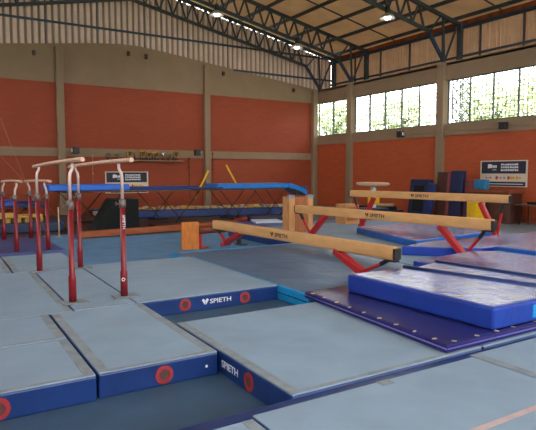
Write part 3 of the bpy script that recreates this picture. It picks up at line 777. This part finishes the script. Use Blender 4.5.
# table
for k, y0 in enumerate((9.3,)):
    e = empty('folding_table', (16.4, 9.9, 0), 'dark narrow table by the right wall at the right edge', 'table')
    MB().box(16.1, 16.75, 8.6, 10.95, .64, .68, .008).build('tabletop', M['collar'], e)
    for yy in (8.8, 9.5, 10.2, 10.8):
        for xx in (16.18, 16.66): MB().tube([(xx, yy, .011), (xx, yy, .64)], .018, 8).build('leg', M['black'], e)
    MB().tube([(16.18, 8.8, .2), (16.18, 10.8, .2)], .012, 8).build('stretcher', M['black'], e)
o = MB().box(16.25, 16.6, 10.1, 10.6, .68, .76, .01).build('flat_case', M['black_pad']); tag(o, 'flat dark case on the narrow table', 'case')

# ------------------------------------------------------------------ banners
def banner(origin, right, wd, h, label):
    R = frame(origin, right, (0, 0, 1))
    n = R.to_3x3() @ Vector((0, 0, 1))
    e = empty('banner', origin, label, 'banner')
    mb = MB(); mb.poly([(0, 0), (wd, 0), (wd, h), (0, h)], .012, R); mb.build('sheet', M['bannerpale'], e)
    off = Matrix.Translation(n*.012)
    def P_(x0, x1, y0, y1, m, nm, lift=1):
        mb = MB(); mb.poly([(x0*wd, y0*h), (x1*wd, y0*h), (x1*wd, y1*h), (x0*wd, y1*h)], .002, Matrix.Translation(n*(.0105+.0015*lift)) @ R); return mb.build(nm, M[m], e)
    P_(.03, .965, .50, .96, 'bannerdark', 'dark_field'); P_(.12, .965, .03, .19, 'bannerdark', 'dark_strip')
    T = Matrix.Translation(n*.0155) @ R
    # emblem
    mb = MB(); mb.poly([(.17*wd, .70*h), (.27*wd, .72*h), (.27*wd, .84*h), (.21*wd, .87*h), (.17*wd, .85*h)], .002, T)
    mb.build('emblem', M['white'], e)
    def strokes(x0, x1, y0, hh, nn, nm, seed):     # unreadably small print, as in the photograph
        random.seed(seed); mb = MB(); x = x0
        stp = (x1-x0)/nn
        for q in range(nn):
            w_ = stp*random.uniform(.62, .86); a, b_ = random.choice(((0, 1), (0, 1), (.0, .9), (.1, 1)))
            mb.poly([(x*wd, (y0+a*hh)*h), ((x+w_)*wd, (y0+a*hh)*h), ((x+w_)*wd, (y0+b_*hh)*h), (x*wd, (y0+b_*hh)*h)], .002, T); x += stp
        mb.build(nm, M['white'], e)
    strokes(.28, .37, .72, .10, 3, 'emblem_print', 5)
    P_(.27, .36, .62, .68, 'logo_grey', 'caption', 2)
    for i in range(3): strokes(.455, .82, .805-.105*i, .07, 10, 'text_line', i)
    # sponsor marks
    def blob(x, y, w_, hh, m):
        mb = MB(); mb.poly([(x*wd+w_*wd*.5*math.cos(a*PI/6), y*h+hh*h*.5*math.sin(a*PI/6)) for a in range(12)], .002, T); mb.build('sponsor_mark', M[m], e)
    for x, w_, hh, m in ((.14, .03, .06, 'logo_red'), (.2, .09, .03, 'logo_grey'), (.24, .03, .08, 'logo_red'), (.37, .06, .14, 'logo_red'), (.45, .07, .07, 'logo_grey'), (.53, .05, .09, 'logo_grey'),
                     (.62, .05, .14, 'logo_red'), (.67, .05, .12, 'logo_yellow'), (.72, .06, .1, 'logo_yellow'), (.79, .05, .14, 'logo_yellow'), (.85, .06, .07, 'logo_yellow')): blob(x, .34, w_, hh, m)
    P_(.17, .92, .09, .12, 'white', 'text_line', 2)
    return e
banner((16.99, 12.95, 1.21), (0, -1, 0), 1.86, .92, 'navy and cream sponsor banner on the right wall')
banner((6.08, 23.09, .83), (1, 0, 0), 1.87, .92, 'navy and cream sponsor banner on the back wall behind the red posts')

# ------------------------------------------------------------------ shelf with trophies
sh = MB().box(5.9, 9.5, 22.72, 23.08, 2.20, 2.24, .004).build('wall_shelf', M['concrete'])
tag(sh, 'long thin shelf under the concrete band of the back wall, full of trophies', 'shelf')
def trophy(kind):
    e = empty('trophy_cup', (0, 0, 0), 'x', 'trophy')
    m = M['silver'] if kind == 2 else M['gold']
    MB().box(-.05, .05, -.05, .05, 0, .07, .006).build('base', M['darkbase'], e)
    if kind == 0: pr = [(.0, .07), (.035, .07), (.012, .10), (.012, .16), (.05, .20), (.065, .30), (.07, .32), (.055, .32), (0, .22)]
    elif kind == 1: pr = [(.0, .07), (.02, .07), (.015, .25), (.03, .27), (.01, .30), (.028, .35), (.0, .39)]
    else: pr = [(.0, .07), (.03, .07), (.015, .11), (.06, .17), (.08, .24), (.05, .31), (.0, .33)]
    mb = MB(); mb.lathe(pr, 0, 0, 14); c = mb.build('cup', m, e)
    if kind == 0:
        MB().tube([(.06, 0, .29), (.1, 0, .27), (.09, 0, .22), (.05, 0, .2)], .007, 6).tube([(-.06, 0, .29), (-.1, 0, .27), (-.09, 0, .22), (-.05, 0, .2)], .007, 6).build('handle', m, e)
    return e
protos = {k: trophy(k) for k in (0, 1, 2)}; used = set()
xs = [6.95, 7.1, 7.3, 7.55, 7.68, 7.82, 7.95, 8.08, 8.2, 8.32, 8.58, 9.05, 9.2]
kd = [1, 0, 1, 1, 0, 1, 0, 1, 1, 0, 2, 1, 0]
names = {0: 'gold two handled trophy cup', 1: 'slim gold figure trophy', 2: 'rounded silver trophy'}
for x, k in zip(xs, kd):
    if k in used: o = copy_tree(protos[k])
    else: o = protos[k]; used.add(k)
    s = random.uniform(1.0, 1.35); o.location = (x, 22.88, 2.24); o.scale = (1, 1, s)
    o['label'] = names[k]+' in the row on the back wall shelf'; o['group'] = names[k]+'s on the shelf' if k != 2 else 'silver trophy on the shelf'
def bush(x, lab, w_=.2):
    mb = MB(); random.seed(int(x*100))
    mb.lathe([(.0, 2.24), (.045, 2.24), (.06, 2.32), (0, 2.32)], x, 22.88, 12)
    e = empty('potted_plant', (x, 22.88, 2.24), lab, 'plant')
    mb.build('pot', M['darkbase'], e); mb = MB()
    for i in range(46):
        a_ = random.uniform(0, 2*PI); r_ = random.uniform(.02, w_*.6); z_ = random.uniform(2.31, 2.48)
        p = Vector((x+r_*math.cos(a_), 22.88+min(.15, r_*math.sin(a_)), z_)); q = p+Vector((random.uniform(-.05, .05), random.uniform(-.03, .03), random.uniform(-.02, .05)))
        mb.bar(p, q, .03, .004)
    mb.build('foliage', M['greenleaf'], e)
bush(6.15, 'small dark green plant at the left end of the trophy shelf', .24)
bush(6.55, 'second dark green plant from the left end of the trophy shelf', .24)
bush(8.82, 'dark green plant between the trophies at the right end of the shelf', .22)

# ------------------------------------------------------------------ small wall fittings and cords
def fitting(p, right, label, sg=1):
    R = frame(p, right, (0, 0, 1)) @ Matrix.Diagonal((sg, 1, 1, 1)); e = empty('wall_floodlight', p, label, 'floodlight')
    MB().box(-.2, .06, -.13, .13, .02, .24, .02, mtx=R).build('body', M['box'], e)
    MB().box(.06, .11, -.07, .07, .04, .18, .02, mtx=R).build('glass_face', M['alu'], e)
    MB().box(-.03, .03, -.05, .05, -.01, .02, mtx=R).build('bracket', M['box'], e)
fitting((4.82, 23.05, 2.6), (1, 0, 0), 'small dark floodlight on the back wall band beside the left column', -1)
fitting((10.3, 23.05, 2.62), (1, 0, 0), 'small dark floodlight on the back wall band beside the middle column')
fitting((16.98, 16.8, 3.33), (0, -1, 0), 'small dark floodlight under the wide far window')
fitting((16.98, 12.05, 3.33), (0, -1, 0), 'small dark floodlight under the window nearest the right edge', -1)
o = MB().tube([(-2.3, 23.05, 2.66), (4.7, 23.05, 2.62)], .012, 6).build('wall_conduit', M['rope']); tag(o, 'thin pale conduit along the band of the back wall at the left', 'conduit')
o = MB().tube([(16.97, 16.6, 3.3), (16.97, -2, 3.28)], .012, 6).build('wall_conduit', M['rope']); tag(o, 'thin conduit along the concrete band below the right windows', 'conduit')
for (x, z0, z1, l) in ((9.88, .6, 2.4, 'dark cord hanging on the back wall left of the middle column'), (11.05, .6, 2.66, 'dark cord hanging on the back wall right of the middle column'), (5.57, 1.3, 2.45, 'short pale cord hanging on the back wall left of the banner')):
    mb = MB(); mb.tube([(x, 23.04, z0), (x, 23.04, z1)], .012, 6)
    for k in range(3): mb.tube([(x, 23.04, z1-.05-k*.35), (x, 23.04, z1-.13-k*.35)], .03, 8)
    o = mb.build('hanging_cord', M['rope'] if x < 6 else M['brownmat']); tag(o, l, 'cord')
def line(a, b_, l):
    a = Vector(a); b_ = Vector(b_); d = (b_-a); 
    p0 = a+d*((8.0-a.z)/d.z) if False else a-d*2.2; p1 = a+d*((0.02-a.z)/d.z)
    o = MB().tube([p0, p1], .0035, 6).build('guy_cable', M['rope']); tag(o, l, 'cable')
line((1.57, 15.5, 2.79), (2.0, 15.5, 1.51), 'steep thin guy cable at the upper left behind the farther bars')
line((1.43, 15.5, 2.15), (1.89, 15.5, 1.59), 'shallow thin guy cable at the left edge, lower of the two')

# ------------------------------------------------------------------ outside
o = MB().box(18.5, 70, -40, 70, -.4, -.2).box(-60, -3.2, -40, 70, -.4, -.2).box(-60, 70, -60, -7.2, -.4, -.2).box(-60, 70, 23.6, 90, -.4, -.2).build('lawn', M['grass']); tag(o, 'bright lawn outside the windows', 'lawn')
def tree(x, y, h, r, label):
    random.seed(int(x*13+y*7)); e = empty('tree', (x, y, -.2), label, 'tree', 'trees outside the right windows')
    mb = MB(); mb.tube([(x, y, -.2), (x+.1, y+.1, h*.4), (x+.4, y-.2, h*.8)], [.16, .12, .05], 10)
    for k in range(6):
        a_ = k*1.1; mb.tube([(x+.1, y+.1, h*(.3+.06*k)), (x+r*.7*math.cos(a_), y+r*.7*math.sin(a_), h*(.5+.07*k))], [.06, .02], 8)
    mb.build('trunk', M['bark'], e)
    mb = MB(); t = bmesh.new()
    for i in range(1700):
        u = random.uniform(-1, 1); a_ = random.uniform(0, 2*PI); q = math.sqrt(1-u*u); rr = r*random.uniform(.35, 1)
        c = Vector((x+rr*q*math.cos(a_), y+rr*q*math.sin(a_), h*.72+rr*.8*u)); s_ = random.uniform(.1, .24)
        n1 = Vector((random.gauss(0, 1), random.gauss(0, 1), random.gauss(0, 1))).normalized(); n2 = n1.orthogonal().normalized()
        t.faces.new([t.verts.new(c+n1*s_), t.verts.new(c+n2*s_*.5), t.verts.new(c-n1*s_), t.verts.new(c-n2*s_*.5)])
    mb.add(t); mb.build('foliage', M['leaf'], e)
tree(24, 30.5, 7.5, 2.3, 'leafy green tree outside the small corner window')
tree(25, 25.2, 7.2, 2.3, 'leafy green tree outside the left half of the wide far window')
tree(27, 20.0, 7.5, 2.3, 'leafy green tree outside the right half of the wide far window')
tree(25.5, 15.2, 7.6, 2.4, 'leafy green tree outside the left part of the nearest window')
tree(24.5, 9.6, 7.6, 2.6, 'leafy bright tree outside the right part of the nearest window')
# lattice mast seen through the nearest window
e = empty('lattice_mast', (22.5, 18.4, -.2), 'grey lattice mast outside, just right of the column between the wide windows', 'mast')
mb = MB()
for dx, dy in ((-.3, -.3), (.3, -.3), (.3, .3), (-.3, .3)): mb.tube([(22.5+dx, 18.4+dy, -.2), (22.5+dx, 18.4+dy, 10)], .035, 6)
mb.build('mast_leg', M['mesh'], e); mb = MB()
for k in range(20):
    z = k*.5
    for (a_, b_) in (((-.3, -.3), (.3, -.3)), ((.3, -.3), (.3, .3)), ((.3, .3), (-.3, .3)), ((-.3, .3), (-.3, -.3))):
        mb.tube([(22.5+a_[0], 18.4+a_[1], z), (22.5+b_[0], 18.4+b_[1], z+.5)], .022, 6); mb.tube([(22.5+b_[0], 18.4+b_[1], z), (22.5+a_[0], 18.4+a_[1], z+.5)], .022, 6)
mb.build('lattice_bracing', M['mesh'], e)

# ------------------------------------------------------------------ world and view
W = bpy.data.worlds.new('World'); S.world = W; W.use_nodes = True
bg = W.node_tree.nodes['Background']; bg.inputs[0].default_value = (.93, .97, 1.0, 1); bg.inputs[1].default_value = 7.0
S.view_settings.view_transform = 'Standard'; S.view_settings.look = 'None'
S.view_settings.exposure = 0.08; S.view_settings.gamma = 1
S.view_settings.use_curve_mapping = False
